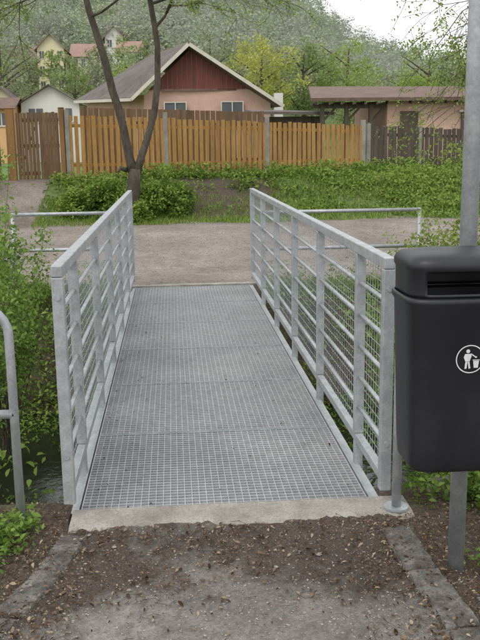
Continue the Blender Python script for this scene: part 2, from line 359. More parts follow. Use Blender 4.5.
handrail('tubular_handrail',[[(-.52,9.65,.9),(-1.78,9.65,.9)],[(-.52,9.65,.5),(-1.78,9.65,.5)]],[((-1.78,9.65,-.4),(-1.78,9.65,.92))],.02)

# ------------------------------------------------------------------ litter bin + pole
PX,PY=1.05,2.97
p=MB(); p.tube([(PX,PY,-.1),(PX,PY,4.2)],.031,24); pole=p.obj('sign_pole',M['galv'],None,smooth=True)
BX,BY=.955,2.785
sec=[(.512,.150,.10),(.515,.168,.118),(.53,.178,.128),(.60,.183,.133),(1.085,.199,.150),(1.098,.207,.158),(1.112,.207,.158),(1.118,.200,.151)]
NB=72; EX=5.0
def bsec(z,hw,hd):
    out=[]
    for i in range(NB):
        t=2*math.pi*i/NB; c,s=math.cos(t),math.sin(t)
        out.append((BX+hw*math.copysign(abs(c)**(2/EX),c),BY+hd*math.copysign(abs(s)**(2/EX),s),z))
    return out
def loft(secs,skip=None,capb=False,capt=False):
    b=MB(); vs=[]
    for s in secs: vs+=bsec(*s)
    fs=[]
    for k in range(len(secs)-1):
        for i in range(NB):
            a=k*NB+i; c=k*NB+(i+1)%NB
            q=(a,c,c+NB,a+NB)
            if skip and skip([vs[j] for j in q]): continue
            fs.append(q)
    if capb: fs.append(tuple(range(NB))[::-1])
    if capt: e=(len(secs)-1)*NB; fs.append(tuple(e+i for i in range(NB)))
    b.add(vs,fs); return b
lb=empty('litter_bin')
o=loft(sec,None,True).obj('body',M['bin'],lb,smooth=True)
sm=o.modifiers.new('t','SOLIDIFY'); sm.thickness=.004; sm.offset=-1
hood=[(1.119,.196,.147),(1.13,.196,.147),(1.20,.197,.148),(1.210,.202,.154),(1.226,.202,.154),(1.240,.196,.148),(1.251,.182,.134),(1.258,.14,.10),(1.26,.05,.03)]
def skp(q):
    cx=sum(v[0] for v in q)/4-BX; cy=sum(v[1] for v in q)/4-BY; cz=sum(v[2] for v in q)/4
    return cy<0 and abs(cx)<.150 and 1.13<cz<1.2
o=loft(hood,skp,False,True).obj('hood',M['bin'],lb,smooth=True)
sm=o.modifiers.new('t','SOLIDIFY'); sm.thickness=.006; sm.offset=-1
def fy(z): return BY-np.interp(z,[.6,1.085],[.133,.150])-.0015
e=MB()
def poly2(pts,off=0):
    e.add([(BX+a,fy(.915+b)-off,.915+b) for a,b in pts],[tuple(range(len(pts)))])
def ring(cx,cz,r0,r1,n=40,a0=0,a1=2*math.pi):
    for i in range(n):
        t=a0+(a1-a0)*i/n;u=a0+(a1-a0)*(i+1)/n
        poly2([(cx+r0*math.cos(t),cz+r0*math.sin(t)),(cx+r1*math.cos(t),cz+r1*math.sin(t)),(cx+r1*math.cos(u),cz+r1*math.sin(u)),(cx+r0*math.cos(u),cz+r0*math.sin(u))])
ring(0,0,.0445,.048)
ring(-.008,.027,.0,.0065,14)
poly2([(-.018,.018),(.0,.018),(.004,.010),(-.002,-.008),(-.016,-.008),(-.022,.006)])
poly2([(.0,.0165),(.016,.006),(.018,.009),(.002,.020)])
poly2([(-.016,-.009),(-.009,-.009),(-.011,-.032),(-.018,-.033)]); poly2([(-.008,-.009),(-.002,-.009),(.002,-.031),(-.004,-.033)])
poly2([(.010,-.006),(.030,-.006),(.027,-.030),(.013,-.030)]); poly2([(.008,-.002),(.032,-.002),(.032,-.0045),(.008,-.0045)])
poly2([(.016,.004),(.022,.004),(.022,.009),(.016,.009)])
e.obj('emblem',M['white'],lb)
p=MB()
for z in (.62,1.03): p.box((BX+.02,BY+.145,z-.03),(PX+.05,PY-.031,z+.03)); p.tube([(PX,PY,z-.03),(PX,PY,z+.03)],.036,24)
p.obj('brackets',M['galv'],lb)
p=MB(); p.tube([(BX+.1,fy(1.05)+.002,1.055),(BX+.1,fy(1.05)-.003,1.055)],.009,12); p.obj('lock',M['galv'],lb)

# ------------------------------------------------------------------ kerbs
def kerb(name,pts,w,h):
    e=MB()
    for i in range(len(pts)-1):
        a=Vector(pts[i]);b=Vector(pts[i+1]);d=(b-a).normalized(); a=a+d*.004; b=b-d*.004
        n=30; r=Vector((d.y,-d.x,0)); vs=[];fs=[]; wv=random.uniform(0,6); th=random.uniform(-.004,.004)
        for k in range(n+1):
            q=a+(b-a)*k/n; j=lambda s:random.uniform(-s,s); en=.01 if k in (0,n) else 0
            for (s,z) in ((-.5,-.12),(-.49,h*.5),(-.43,h*.93),(-.2,h),(.0,h*1.02),(.2,h),(.43,h*.9),(.5,h*.5),(.5,-.12)):
                v=q+r*(s*w*(1+.04*math.sin(k*.5+wv))+j(.0025)); vs.append((v.x,v.y,z-en+(th+j(.0016) if z>0 else 0)))
        for k in range(n):
            for j2 in range(8): c=k*9+j2; fs.append((c,c+1,c+10,c+9))
        fs+= [tuple(range(9))[::-1],tuple(n*9+i2 for i2 in range(9))]
        e.add(vs,fs)
    return e.obj(name,M['kerb'],None,smooth=False)
kerb('kerb',[(-.455,3.38,0),(-.51,3.08,0),(-.62,2.76,0),(-.76,2.35,0),(-.9,1.7,0),(-1.1,1.0,0)],.12,.022)
kerb('kerb',[(.90,3.30,0),(.905,2.93,0),(.935,2.53,0),(1.0,1.9,0),(1.15,1.0,0)],.13,.026)

# ------------------------------------------------------------------ debris on the near ground
def scatter(n,x0,x1,y0,y1,dens,lift=.012):
    X=RNG.uniform(x0,x1,n*3);Y=RNG.uniform(y0,y1,n*3); k=RNG.uniform(0,1,n*3)<dens(X,Y); X=X[k][:n];Y=Y[k][:n]
    return np.stack([X,Y,H(X,Y)+lift],1)
def dl(x,y): return np.clip(.07+.5*ss((y-2.7)/.4)*(y<3.44)+.9*ss((-.28-x)/.2)+.8*ss((x-.6)/.22)+.35*wob(x,y,7,1),.02,1)*(1-.95*((y>3.43)&(x>-.5)&(x<1.05)))
C=scatter(19000,-1.8,2.0,2.2,3.75,dl,.016)
leaves('leaf_litter',C,.005+.022*RNG.uniform(0,1,len(C))**2.2,M['dry'],flat=1.2,aspect=.55)
C=scatter(2600,-1.6,1.8,2.2,3.7,dl,.018); leaves('wood_chips',C,RNG.uniform(.008,.026,len(C)),M['dry'],flat=2,aspect=.22,shape=4,rnd=RNG.uniform(.5,1,len(C)))
C=np.concatenate([scatter(260,-.66,-.38,2.3,3.45,lambda x,y:x*0+1,.03),scatter(300,.82,1.02,2.3,3.4,lambda x,y:x*0+1,.033)])
leaves('leaf_litter.001',C,.006+.018*RNG.uniform(0,1,len(C))**2,M['dry'],flat=2.0,aspect=.6)
tw=MB()
for i in range(1100):
    x=random.uniform(-1.3,1.6);y=random.uniform(2.45,3.42)
    if random.random()>dl(np.array(x),np.array(y))+.1: continue
    a=random.uniform(0,6.28);l=random.uniform(.015,.07); z=float(H(x,y))+.016
    tw.tube([(x,y,z),(x+l*math.cos(a)*.5,y+l*math.sin(a)*.5,z+.004),(x+l*math.cos(a+.3),y+l*math.sin(a+.3),z)],.001,5)
tw.obj('twigs',M['bark'])
def pebbles(name,C,size,m):
    n=len(C); base=np.array([(0,0,1),(1,0,.1),(.35,.9,0),(-.8,.55,.1),(-.75,-.6,0),(.4,-.95,.1),(0,0,-.6)])
    F=[(0,1,2),(0,2,3),(0,3,4),(0,4,5),(0,5,1),(6,2,1),(6,3,2),(6,4,3),(6,5,4),(6,1,5)]
    sc=size[:,None,None]*RNG.uniform(.6,1.2,(n,1,3))*np.array([1,1,.6]); a=RNG.uniform(0,6.28,n); c,s=np.cos(a),np.sin(a)
    V=base[None]*sc*RNG.uniform(.8,1.15,(n,7,1)); X=V[...,0]*c[:,None]-V[...,1]*s[:,None]; Y=V[...,0]*s[:,None]+V[...,1]*c[:,None]
    V=np.stack([X,Y,V[...,2]],-1)+C[:,None]; idx=(np.array(F)[None]+(np.arange(n)*7)[:,None,None]).reshape(-1,3)
    me=bpy.data.meshes.new(name); me.from_pydata(V.reshape(-1,3).tolist(),[],idx.tolist()); me.materials.append(m); return link(bpy.data.objects.new(name,me))
C=scatter(5200,-.75,1.1,2.2,3.44,lambda x,y:.5+.4*ss((3.-y)/.3),.009); pebbles('loose_gravel',C,.0012+.0055*RNG.uniform(0,1,len(C))**2,M['stone'])
C=scatter(14,-.6,1.4,2.4,3.4,lambda x,y:x*0+1,.012); pebbles('stones',C,RNG.uniform(.008,.016,len(C)),M['stone'])
C=scatter(3500,-4,6,10.1,15.6,lambda x,y:x*0+1,.014); pebbles('loose_gravel.001',C,RNG.uniform(.006,.016,len(C)),M['stone'])
def rocks(name,C,size,m):
    e=MB()
    for (c,s) in zip(C,size):
        nu,nv=9,6; vs=[];fs=[]; ax=Vector((random.uniform(.7,1.3),random.uniform(.7,1.1),random.uniform(.45,.7))); o=random.uniform(0,99)
        for i in range(nv+1):
            for j in range(nu):
                t=math.pi*i/nv; p=2*math.pi*j/nu; d=Vector((math.sin(t)*math.cos(p),math.sin(t)*math.sin(p),math.cos(t)))
                r=s*(1+.35*mnoise.noise(d*1.6+Vector((o,o,o)))); vs.append((c[0]+d.x*r*ax.x,c[1]+d.y*r*ax.y,c[2]+d.z*r*ax.z))
        for i in range(nv):
            for j in range(nu): fs.append((i*nu+j,(i+1)*nu+j,(i+1)*nu+(j+1)%nu,i*nu+(j+1)%nu))
        e.add(vs,fs)
    return e.obj(name,m,None,smooth=False)
C=scatter(90,-1.6,-.6,3.85,5.6,lambda x,y:x*0+1,.03); rocks('bank_stones',C,RNG.uniform(.04,.12,len(C)),M['rock'])
C=scatter(50,1.0,3,3.85,6.0,lambda x,y:x*0+1,.0); rocks('bank_stones.001',C,RNG.uniform(.03,.11,len(C)),M['rock'])
n=150; X=np.where(RNG.uniform(0,1,n)<.55,X0+.03+np.abs(RNG.normal(0,.14,n)),RNG.uniform(X0,X1,n)); Y=Y0+RNG.uniform(0,1,n)**1.5*6
leaves('fallen_leaves',np.stack([X,Y,X*0+.006],1),RNG.uniform(.006,.022,n),M['dry'],flat=2,aspect=.6,rnd=RNG.uniform(0,.5,n))

# ------------------------------------------------------------------ plants
def clumps(centers,rad,n,squash=1.):
    centers=np.asarray(centers); k=RNG.integers(0,len(centers),n); r=np.broadcast_to(np.asarray(rad),(len(centers),))[k]
    d=unit(n)*(RNG.uniform(0,1,n)**.45)[:,None]*r[:,None]; d[:,2]*=squash
    return centers[k]+d,k
def clumprnd(k,nc,amt=.5,d=None):
    base=RNG.uniform(0,1,nc)[k]; return base*amt+RNG.uniform(0,1,len(k))*(1-amt)
def shrub(name,base,tips,n,size,m,crad=.12,flat=.3,stemr=.006,xmax=None):
    e=empty(name); t=MB(); pts=[]
    for tip in tips:
        b=Vector(base)+Vector((random.uniform(-.12,.12),random.uniform(-.12,.12),0)); tip=Vector(tip)
        mid=(b+tip)/2+Vector((random.uniform(-.12,.12),random.uniform(-.12,.12),.1))
        path=[]
        for i in range(9):
            s=i/8; q=b*(1-s)**2+mid*2*s*(1-s)+tip*s*s; path.append(q)
            if s>.42: pts.append(q)
        t.tube(path,[stemr*(1-.75*i/8) for i in range(9)],5)
        for j in range(5):
            q=path[random.randint(3,8)]; d=Vector((random.gauss(0,1),random.gauss(0,1),random.gauss(.3,.7))).normalized()*random.uniform(.1,.28)
            if xmax is not None and (q+d).x>xmax: continue
            t.tube([q,q+d*.5+Vector((0,0,.01)),q+d],[stemr*.4,stemr*.3,stemr*.15],4); pts.append(q+d); pts.append(q+d*.6)
    t.obj('stems',M['bark'],e)
    C,k=clumps([tuple(q) for q in pts],crad,n)
    if xmax is not None: s=C[:,0]<xmax+.02; C=C[s];k=k[s]
    leaves('foliage',C,size,m,e,flat=flat,rnd=clumprnd(k,len(pts),.45)); return e
T=[(-1.15+random.gauss(0,.14),5.2+random.gauss(0,.5),random.uniform(.45,1.3)) for i in range(26)]
shrub('shrub',(-1.5,5.2,-.8),T,4400,.040,M['lf_shrub'],.11,xmax=-.74)
T=[(-1.5+random.gauss(0,.22),6.9+random.gauss(0,.6),random.uniform(.2,1.38)) for i in range(34)]
shrub('shrub',(-1.5,7.0,-.9),T,8000,.044,M['lf_shrub'],.13,xmax=-.8)
T=[(-2.1+random.gauss(0,.3),9.0+random.gauss(0,.4),random.uniform(.1,.8)) for i in range(20)]
shrub('shrub',(-2.1,9.0,-.4),T,4500,.05,M['lf_shrub'],.15)
T=[(1.9+random.gauss(0,.35),6.3+random.gauss(0,.9),random.uniform(-.4,.55)) for i in range(30)]
shrub('shrub',(2.0,6.3,-.9),T,6000,.048,M['lf_shrub'],.15)
T=[(3.0+random.gauss(0,.4),9.0+random.gauss(0,.4),random.uniform(.1,.95)) for i in range(28)]
shrub('shrub',(3.0,8.9,-.4),T,7000,.048,M['lf_young'],.14)
T=[(2.0+random.gauss(0,.3),5.0+random.gauss(0,.4),random.uniform(-.1,.75)) for i in range(22)]
shrub('shrub',(2.1,5.0,-.8),T,4200,.045,M['lf_shrub'],.13)
T=[(1.55+random.gauss(0,.18),4.1+random.gauss(0,.2),random.uniform(-.2,.3)) for i in range(16)]
shrub('shrub',(1.6,4.1,-.4),T,2600,.045,M['lf_shrub'],.1)
def herbs(name,n,x0,x1,y0,y1,dens,hgt,size,m,cl=400,cr=.22,under=True):
    X=RNG.uniform(x0,x1,cl*4);Y=RNG.uniform(y0,y1,cl*4);k=RNG.uniform(0,1,cl*4)<dens(X,Y);X=X[k][:cl];Y=Y[k][:cl]
    h=RNG.uniform(.2,1,len(X))*hgt; j=RNG.integers(0,len(X),n)
    x=X[j]+RNG.normal(0,cr*.5,n);y=Y[j]+RNG.normal(0,cr*.5,n); z=H(x,y)+.01+RNG.uniform(0,1,n)*h[j]
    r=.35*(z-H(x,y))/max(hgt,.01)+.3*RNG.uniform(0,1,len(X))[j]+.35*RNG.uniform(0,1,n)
    ok=~((x>-.60)&(x<1.02)&(y>3.4)&(y<10.15)&(z>-.3)); 
    x,y,z,r=x[ok],y[ok],z[ok],r[ok]
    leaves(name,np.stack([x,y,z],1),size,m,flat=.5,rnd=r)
inb=lambda x:(x>-.6)&(x<1.05)
lowleft=lambda x,y:np.where((x<-.5)&(x>-1.9)&(y<6.3),.15,1.)
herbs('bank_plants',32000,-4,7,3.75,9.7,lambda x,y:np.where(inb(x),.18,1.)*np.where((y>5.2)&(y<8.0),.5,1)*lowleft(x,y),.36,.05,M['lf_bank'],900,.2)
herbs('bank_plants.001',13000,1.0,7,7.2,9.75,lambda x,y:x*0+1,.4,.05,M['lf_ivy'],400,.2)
herbs('bank_plants.002',9000,-2.6,-.6,7.6,9.8,lambda x,y:x*0+1,.4,.05,M['lf_ivy'],240,.18)
herbs('bank_plants.003',1200,-1.6,-.6,3.7,4.6,lambda x,y:x*0+1,.2,.04,M['lf_shrub'],20,.13)
herbs('wayside_plants',1300,-1.3,-.68,2.95,3.55,lambda x,y:x*0+1,.14,.035,M['lf_shrub'],22,.1)
herbs('wayside_plants.001',900,1.12,1.6,2.6,3.4,lambda x,y:x*0+1,.15,.035,M['lf_shrub'],14,.1)
herbs('wayside_plants.002',1200,1.0,1.9,3.45,3.75,lambda x,y:x*0+1,.22,.035,M['lf_bank'],20,.12)
def cov(x,y): return np.where((x>-.1)&(x<2.4)&(y<17.6),.05,1.)*np.where(wob(x,y,1.1,3)>.25,.12,1)*(y<19.0+.23*(x+2))
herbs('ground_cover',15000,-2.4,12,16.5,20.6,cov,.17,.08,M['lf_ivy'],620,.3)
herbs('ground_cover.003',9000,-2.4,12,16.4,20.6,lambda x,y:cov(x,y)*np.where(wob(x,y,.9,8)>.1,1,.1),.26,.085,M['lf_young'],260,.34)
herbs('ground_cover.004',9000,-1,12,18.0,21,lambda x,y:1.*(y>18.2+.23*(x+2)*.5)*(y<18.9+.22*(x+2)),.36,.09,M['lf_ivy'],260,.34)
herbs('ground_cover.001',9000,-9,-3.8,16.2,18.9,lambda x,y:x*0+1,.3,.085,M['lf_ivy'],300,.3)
herbs('ground_cover.002',5000,2.6,12,15.9,16.8,lambda x,y:1.*(wob(x,y,1.3,5)>-.1),.10,.055,M['lf_ivy'],200,.3)
def bush(name,c,r,n,size,m,nc=40):
    cc=[]; 
    for i in range(nc):
        d=unit(1)[0]; d[2]=abs(d[2]); s=random.uniform(.45,1.08); cc.append((c[0]+d[0]*r[0]*s,c[1]+d[1]*r[1]*s,c[2]+d[2]*r[2]*s))
    C,k=clumps(cc,min(r)*.38,n); t=(C[:,2]-c[2])/r[2]
    return leaves(name,C,size,m,flat=.4,rnd=.25*t+.35*RNG.uniform(0,1,nc)[k]+.4*RNG.uniform(0,1,n))
bush('bush',(-1.35,16.6,.35),(.55,.5,.66),4200,.08,M['lf_ivy'])
bush('bush',(-.14,16.7,.4),(.52,.45,.72),4200,.08,M['lf_ivy'])
bush('bush',(-1.95,16.7,.35),(.35,.4,.45),2200,.08,M['lf_young'],25)
bush('bush',(-.75,16.1,.22),(.4,.35,.32),2200,.08,M['lf_young'],25)
bush('bush',(7.6,19.3,.8),(1.1,.6,.9),5000,.1,M['lf_shrub'])
bush('bush',(-4.6,17.8,.7),(.7,.7,1.1),4500,.09,M['lf_shrub'])
bush('bush',(9.3,19.0,.7),(1.2,.7,1.2),5000,.1,M['lf_young'])
bush('bush',(5.6,17.6,.4),(.9,.5,.35),2600,.085,M['lf_young'])
bush('bush',(3.3,18.6,.6),(.8,.5,.45),2600,.085,M['lf_ivy'])
def grass(name,C,h,m):
    n=len(C); a=RNG.uniform(0,6.28,n); w=np.stack([np.cos(a),np.sin(a),a*0],1)*(h*.09)[:,None]; l=np.stack([RNG.normal(0,.35,n),RNG.normal(0,.35,n),a*0+1],1)*h[:,None]
    V=np.stack([C-w,C+w,C+l],1).reshape(-1,3)
    me=bpy.data.meshes.new(name); me.vertices.add(n*3); me.vertices.foreach_set('co',V.ravel()); me.loops.add(n*3); me.loops.foreach_set('vertex_index',np.arange(n*3,dtype=np.int32))
    me.polygons.add(n); me.polygons.foreach_set('loop_start',np.arange(0,n*3,3,dtype=np.int32)); me.polygons.foreach_set('loop_total',np.full(n,3,dtype=np.int32)); me.update(calc_edges=True)
    at=me.attributes.new('rnd','FLOAT','FACE'); at.data.foreach_set('value',RNG.uniform(0,1,n).astype(np.float32)); me.materials.append(m); return link(bpy.data.objects.new(name,me))
C=scatter(16000,-2.6,2.2,15.6,17.4,lambda x,y:np.where((x>.0)&(y>16.3),.25,1)*np.clip((y-15.55-.2*wob(x,y,2.3))*2,0,1),0); grass('grass_patch',C,RNG.uniform(.03,.10,len(C)),M['grass'])
C=scatter(20000,2,12,15.8,19.5,lambda x,y:np.clip((y-15.7-.2*wob(x,y,2.3))*2,0,1)*np.where(wob(x,y,1.4,4)>.3,.3,1),0); grass('grass_patch.001',C,RNG.uniform(.04,.13,len(C)),M['grass'])
C=scatter(9000,-5,7,9.45,9.95,lambda x,y:np.where(inb(x),0,1.),0); grass('grass_verge',C,RNG.uniform(.04,.14,len(C)),M['grass'])
C=scatter(4000,-9,-3.6,15.5,19,lambda x,y:x*0+1,0); grass('grass_verge.001',C,RNG.uniform(.05,.16,len(C)),M['grass'])

# ------------------------------------------------------------------ trees
def grow(t,p,d,l,r,depth,tips,spread=.6,up=.15,minr=.004,sides=6):
    n=4; pts=[p]; q=p.copy(); dd=d.copy()
    for i in range(n):
        dd=(dd+Vector((random.gauss(0,.16),random.gauss(0,.16),random.gauss(0,.12)+up*.3))).normalized(); q=q+dd*l/n; pts.append(q.copy())
    t.tube(pts,[max(r*(1-.5*i/n),minr) for i in range(n+1)],sides if r>.02 else 4,cap=False)
    if depth<=1: tips.extend([tuple(a) for a in pts[2:]])
    if depth==0: return
    for k in range(random.randint(3,4)):
        i=random.randint(1,n); b=pts[i]; nd=(dd+Vector((random.gauss(0,spread),random.gauss(0,spread),random.gauss(0,spread*.7)))).normalized()
        grow(t,b,nd,l*random.uniform(.55,.8),r*.5,depth-1,tips,spread,up,minr,sides)
e=empty('tree'); t=MB(); tips=[]
t.tube([(-.74,16.5,.4),(-.75,16.5,.7),(-.73,16.5,.95),(-.70,16.5,1.22)],[.19,.145,.12,.12],14)
L=[(-.72,16.5,1.1),(-.80,16.5,1.45),(-.88,16.5,1.95),(-.95,16.48,2.3),(-1.06,16.45,2.66),(-1.17,16.42,3.2),(-1.28,16.4,3.6),(-1.41,16.35,4.05),(-1.6,16.3,5.0),(-1.9,16.2,6.3)]
R=[(-.68,16.5,1.1),(-.58,16.5,1.42),(-.44,16.52,1.8),(-.30,16.55,2.25),(-.22,16.6,2.8),(-.20,16.6,3.5),(-.31,16.6,4.26),(-.4,16.6,5.2),(-.3,16.6,6.5)]
t.tube(L,[.10,.085,.078,.076,.073,.07,.065,.058,.05,.03],12); t.tube(R,[.085,.072,.068,.064,.06,.055,.05,.042,.03],12)
t.tube([(-.86,16.5,1.2),(-.96,16.38,1.25),(-1.0,16.3,1.18)],[.05,.04,.015],8)
for (b,d,l) in [((-1.38,16.35,3.95),(.8,-.6,.45),1.2),((-1.5,16.3,4.5),(-.8,.4,.1),1.5),((-.3,16.6,4.2),(.9,-.2,.3),1.5),((-.22,16.6,3.8),(.85,-.5,.6),1.0),((-.35,16.6,4.9),(.8,.5,-.05),1.9),((-.35,16.6,4.8),(1,-.3,-.1),1.9),((-1.7,16.3,4.9),(-.9,-.2,-.1),1.7),((-1.6,16.3,4.9),(.2,-.9,.0),1.4),((-1.9,16.2,6.2),(-.3,0,1),1.2),((-.3,16.6,6.4),(.2,0,1),1.2),((-.35,16.6,5.6),(-.1,-.8,.5),1.2),((-1.45,16.3,4.3),(-1,-.1,.25),1.6)]:
    grow(t,Vector(b),Vector(d).normalized(),l,.028,3,tips,.5,-.05)
t.obj('trunk_and_limbs',M['bark'],e,smooth=True)
C,k=clumps(tips,.09,13000); leaves('foliage',C,.055,M['lf_young'],e,flat=.2,rnd=clumprnd(k,len(tips)))
e=empty('tree'); t=MB(); tips=[]
t.tube([(4.7,8.9,-.4),(4.6,8.9,1.2),(4.5,8.95,2.6),(4.3,9,4.2),(4.2,9,6)],[.16,.13,.11,.08,.03],12)
for (b,d,l) in [((4.5,9,2.0),(-1,.1,.05),1.3),((4.5,9,2.3),(-1,.1,.1),1.5),((4.5,9,2.7),(-1,-.2,.1),1.6),((4.45,9,3.0),(-1,.2,.0),1.7),((4.45,9,3.3),(-1,.2,-.1),1.6),((4.4,9,3.7),(-1,-.1,-.2),1.6),((4.35,9,4.0),(-1,.1,-.3),1.7),((4.3,9,4.4),(-.9,-.4,-.2),1.7),((4.5,9,3.0),(.7,.4,.5),1.2),((4.3,9,4.2),(.5,.6,.6),1.3)]:
    grow(t,Vector(b),Vector(d).normalized(),l*.75,.016,3,tips,.5,-.12,.0025)
t.obj('trunk_and_branches',M['bark'],e,smooth=True)
C,k=clumps(tips,.06,7000); leaves('foliage',C,.036,M['lf_young'],e,flat=.2,rnd=clumprnd(k,len(tips)))
def crown(c,r,nc,n,low=.5):
    cc=[]
    lob=[(unit(1)[0],random.uniform(.25,.45)) for _ in range(6)]
    for i in range(nc):
        d=unit(1)[0]
        if d[2]<0: d=d*np.array([1,1,low])
        s=random.uniform(.35,1)**.6*(1+sum(a*max(0,float(d@l))**3 for l,a in lob)*.5-.1)
        cc.append((c[0]+d[0]*r[0]*s,c[1]+d[1]*r[1]*s,c[2]+d[2]*r[2]*s))
    return clumps(cc,min(r)*.24,n),nc
def bgtree(name,x,y,h,r,m,n=2600,size=.22,nc=70):
    z=float(H(x,y)); e=empty(name); t=MB(); tips=[]
    t.tube([(x,y,z-.2),(x+.1,y,z+h*.3),(x,y,z+h*.6),(x+.1,y,z+h*.9)],[.04*h*.6,.022*h,.015*h,.004*h],8)
    for i in range(9):
        a=random.uniform(0,6.28); zz=z+h*random.uniform(.3,.75); t.tube([(x,y,zz),(x+r*.5*math.cos(a),y+r*.5*math.sin(a),zz+h*.1),(x+r*.9*math.cos(a),y+r*.9*math.sin(a),zz+h*.17)],[.01*h,.006*h,.002*h],5)
    t.obj('trunk',M['bark'],e)
    (C,k),nc=crown((x,y,z+h*.58),(r,r,h*.45),nc,n); leaves('foliage',C,size,m,e,shape=4,aspect=.7,flat=.3,rnd=.2*(C[:,2]-z)/h+.4*RNG.uniform(0,1,nc)[k]+.4*RNG.uniform(0,1,len(k))); return e
bgtree('willow_tree',5.4,52,6.9,2.2,M['lf_yel'],6500,.15)
bgtree('tree',8.8,58,6.8,2.4,M['lf_mid'],4600,.18)
bgtree('tree',12.2,60,7.4,2.6,M['lf_young'],4800,.18)
bgtree('tree',15.5,52,6.2,2.3,M['lf_mid'],4600,.16)
bgtree('tree',19.2,56,7.0,2.6,M['lf_mid'],4600,.18)
bgtree('tree',17.0,44,5.2,2.0,M['lf_young'],4400,.14)
bgtree('tree',12.5,44,4.2,1.7,M['lf_young'],3600,.13)
bgtree('tree',8.8,40,3.6,1.4,M['lf_mid'],3000,.12)
bgtree('tree',-10.5,56,8.2,2.3,M['lf_mass'],2200,.17)
bgtree('tree',-6.6,62,5.2,1.7,M['lf_mid'],2800,.18)
bgtree('tree',-3.2,60,5.4,1.8,M['lf_young'],3000,.16)
bgtree('tree',0.6,58,6.6,2.1,M['lf_pink'],2000,.16)
bgtree('tree',3.0,66,8.2,2.2,M['lf_mass'],2500,.18)
def mass(name,pts,hr,per,size,m,bare=.3,base=.55):
    Cs=[];rn=[];
    for (x,y) in pts:
        z=float(H(x,y)); h=random.uniform(*hr); r=h*random.uniform(.32,.48); n=int(per*random.uniform(.6,1.2)); nc=16
        cc=[]
        for i in range(nc):
            d=unit(1)[0]; s=random.uniform(.5,1); cc.append((x+d[0]*r*s,y+d[1]*r*s,z+h*.6+d[2]*h*.38*s))
        C,k=clumps(cc,r*.34,n); Cs.append(C); b=random.random(); q=1-base; rn.append(b*base+q*.45*RNG.uniform(0,1,nc)[k]+q*.55*RNG.uniform(0,1,n))
    return leaves(name,np.concatenate(Cs),size,m,shape=4,aspect=.75,flat=.6,rnd=np.concatenate(rn))
pts=[]
while len(pts)<150:
    y=random.uniform(66,105); x=random.uniform(-.34*y,.42*y)
    if -17.5<x*110/y<-2 and y>74: continue
    pts.append((x,y))
mass('distant_trees',pts,(4.5,7.5),560,.27,M['lf_mass'])
pts=[]
while len(pts)<1700:
    y=random.uniform(108,235); x=random.uniform(-.36*y,.5*y)
    if -18<x<-2 and y<124: continue
    pts.append((x,y))
mass('hill_forest',pts,(5,9),230,.46,M['lf_hill_haze'],base=.75)

# ------------------------------------------------------------------ fences
def fence(name,pts,mats,sw,pitchw,hj=.02,postw=.1,postm='concpost',gap_top=.12):
    e=empty(name); s=MB();r=MB();p=MB()
    for i in range(len(pts)-1):
        (x0,y0,z0,t0),(x1,y1,z1,t1)=pts[i],pts[i+1]; a=Vector((x0,y0,0));b=Vector((x1,y1,0)); L=(b-a).length; d=(b-a)/L; n=int(L/pitchw)
        nr=Vector((d.y,-d.x,0))
        for k in range(n):
            u=(k+.5)/n
            if u*L<postw*.6 or (1-u)*L<postw*.6: continue
            c=a+(b-a)*u; zb=z0+(z1-z0)*u+.06+random.uniform(0,.02); zt=t0+(t1-t0)*u-gap_top+random.uniform(-hj,hj)
            lean=random.gauss(0,.006); q=Vector((lean,0,0))
            s.beam(Vector((c.x,c.y,zb))+nr*.03,Vector((c.x,c.y,zt))+nr*.03+q,.018,sw*random.uniform(.92,1.05),up=(d.x,d.y,0))
        for f in (.22,.78):
            r.beam((x0,y0,z0+(t0-z0)*f),(x1,y1,z1+(t1-z1)*f),.035,.07)
    for (x,y,z,t) in pts: p.box((x-postw/2,y-.05,z-.4),(x+postw/2,y+.07,t)); 
    s.obj('slats',M[mats],e); r.obj('cross_rails',M[mats],e); p.obj('posts',M[postm],e,bevel=.008); return e
fence('slatted_fence',[(-2.22,19,.93,2.43),(-.12,19.5,.95,2.37),(2.21,20,.97,2.28),(4.57,20.5,1.0,2.19)],'slat',.085,.12)
fence('board_fence',[(4.72,20.6,.98,2.1),(6.1,21.05,.98,2.05),(7.5,21.5,.98,2.0),(9.6,22,1,2.0),(12,22.6,1,2.0)],'oldwood',.11,.125,postm='concpost',gap_top=.05)
fence('garden_fence',[(-2.1,21.2,.93,2.60),(0.2,21.6,.95,2.54),(2.3,22.0,.95,2.48)],'gate',.12,.128,postm='gate',gap_top=.03,hj=.004)
fence('board_fence',[(-8.2,18.2,.8,2.3),(-6,18.6,.85,2.35),(-3.72,19,.9,2.4)],'gate',.1,.125,postm='gate',gap_top=.08)
ge=empty('garden_gate'); s=MB()
for a,b in ((-3.30,-2.83),(-2.81,-2.40)):
    n=6
    for k in range(n):
        x=a+(b-a)*(k+.5)/n; s.box((x-.032,18.96,.97),(x+.032,18.98,2.38+random.uniform(-.01,.01)))
    for z in (1.1,1.68,2.22): s.box((a,18.982,z-.04),(b,19.01,z+.04))
    s.beam((a+.03,19.02,1.14),(b-.03,19.02,2.18),.02,.07,up=(0,1,0))
s.obj('leaves_and_braces',M['gate'],ge)
s=MB()
for x,w in ((-3.42,.17),(-2.33,.10)): s.box((x-w/2,18.92,.7),(x+w/2,19.06,2.46)); s.box((x-w/2-.01,18.91,2.46),(x+w/2+.01,19.07,2.48))
s.obj('gate_posts',M['gatepost'],ge,bevel=.01)

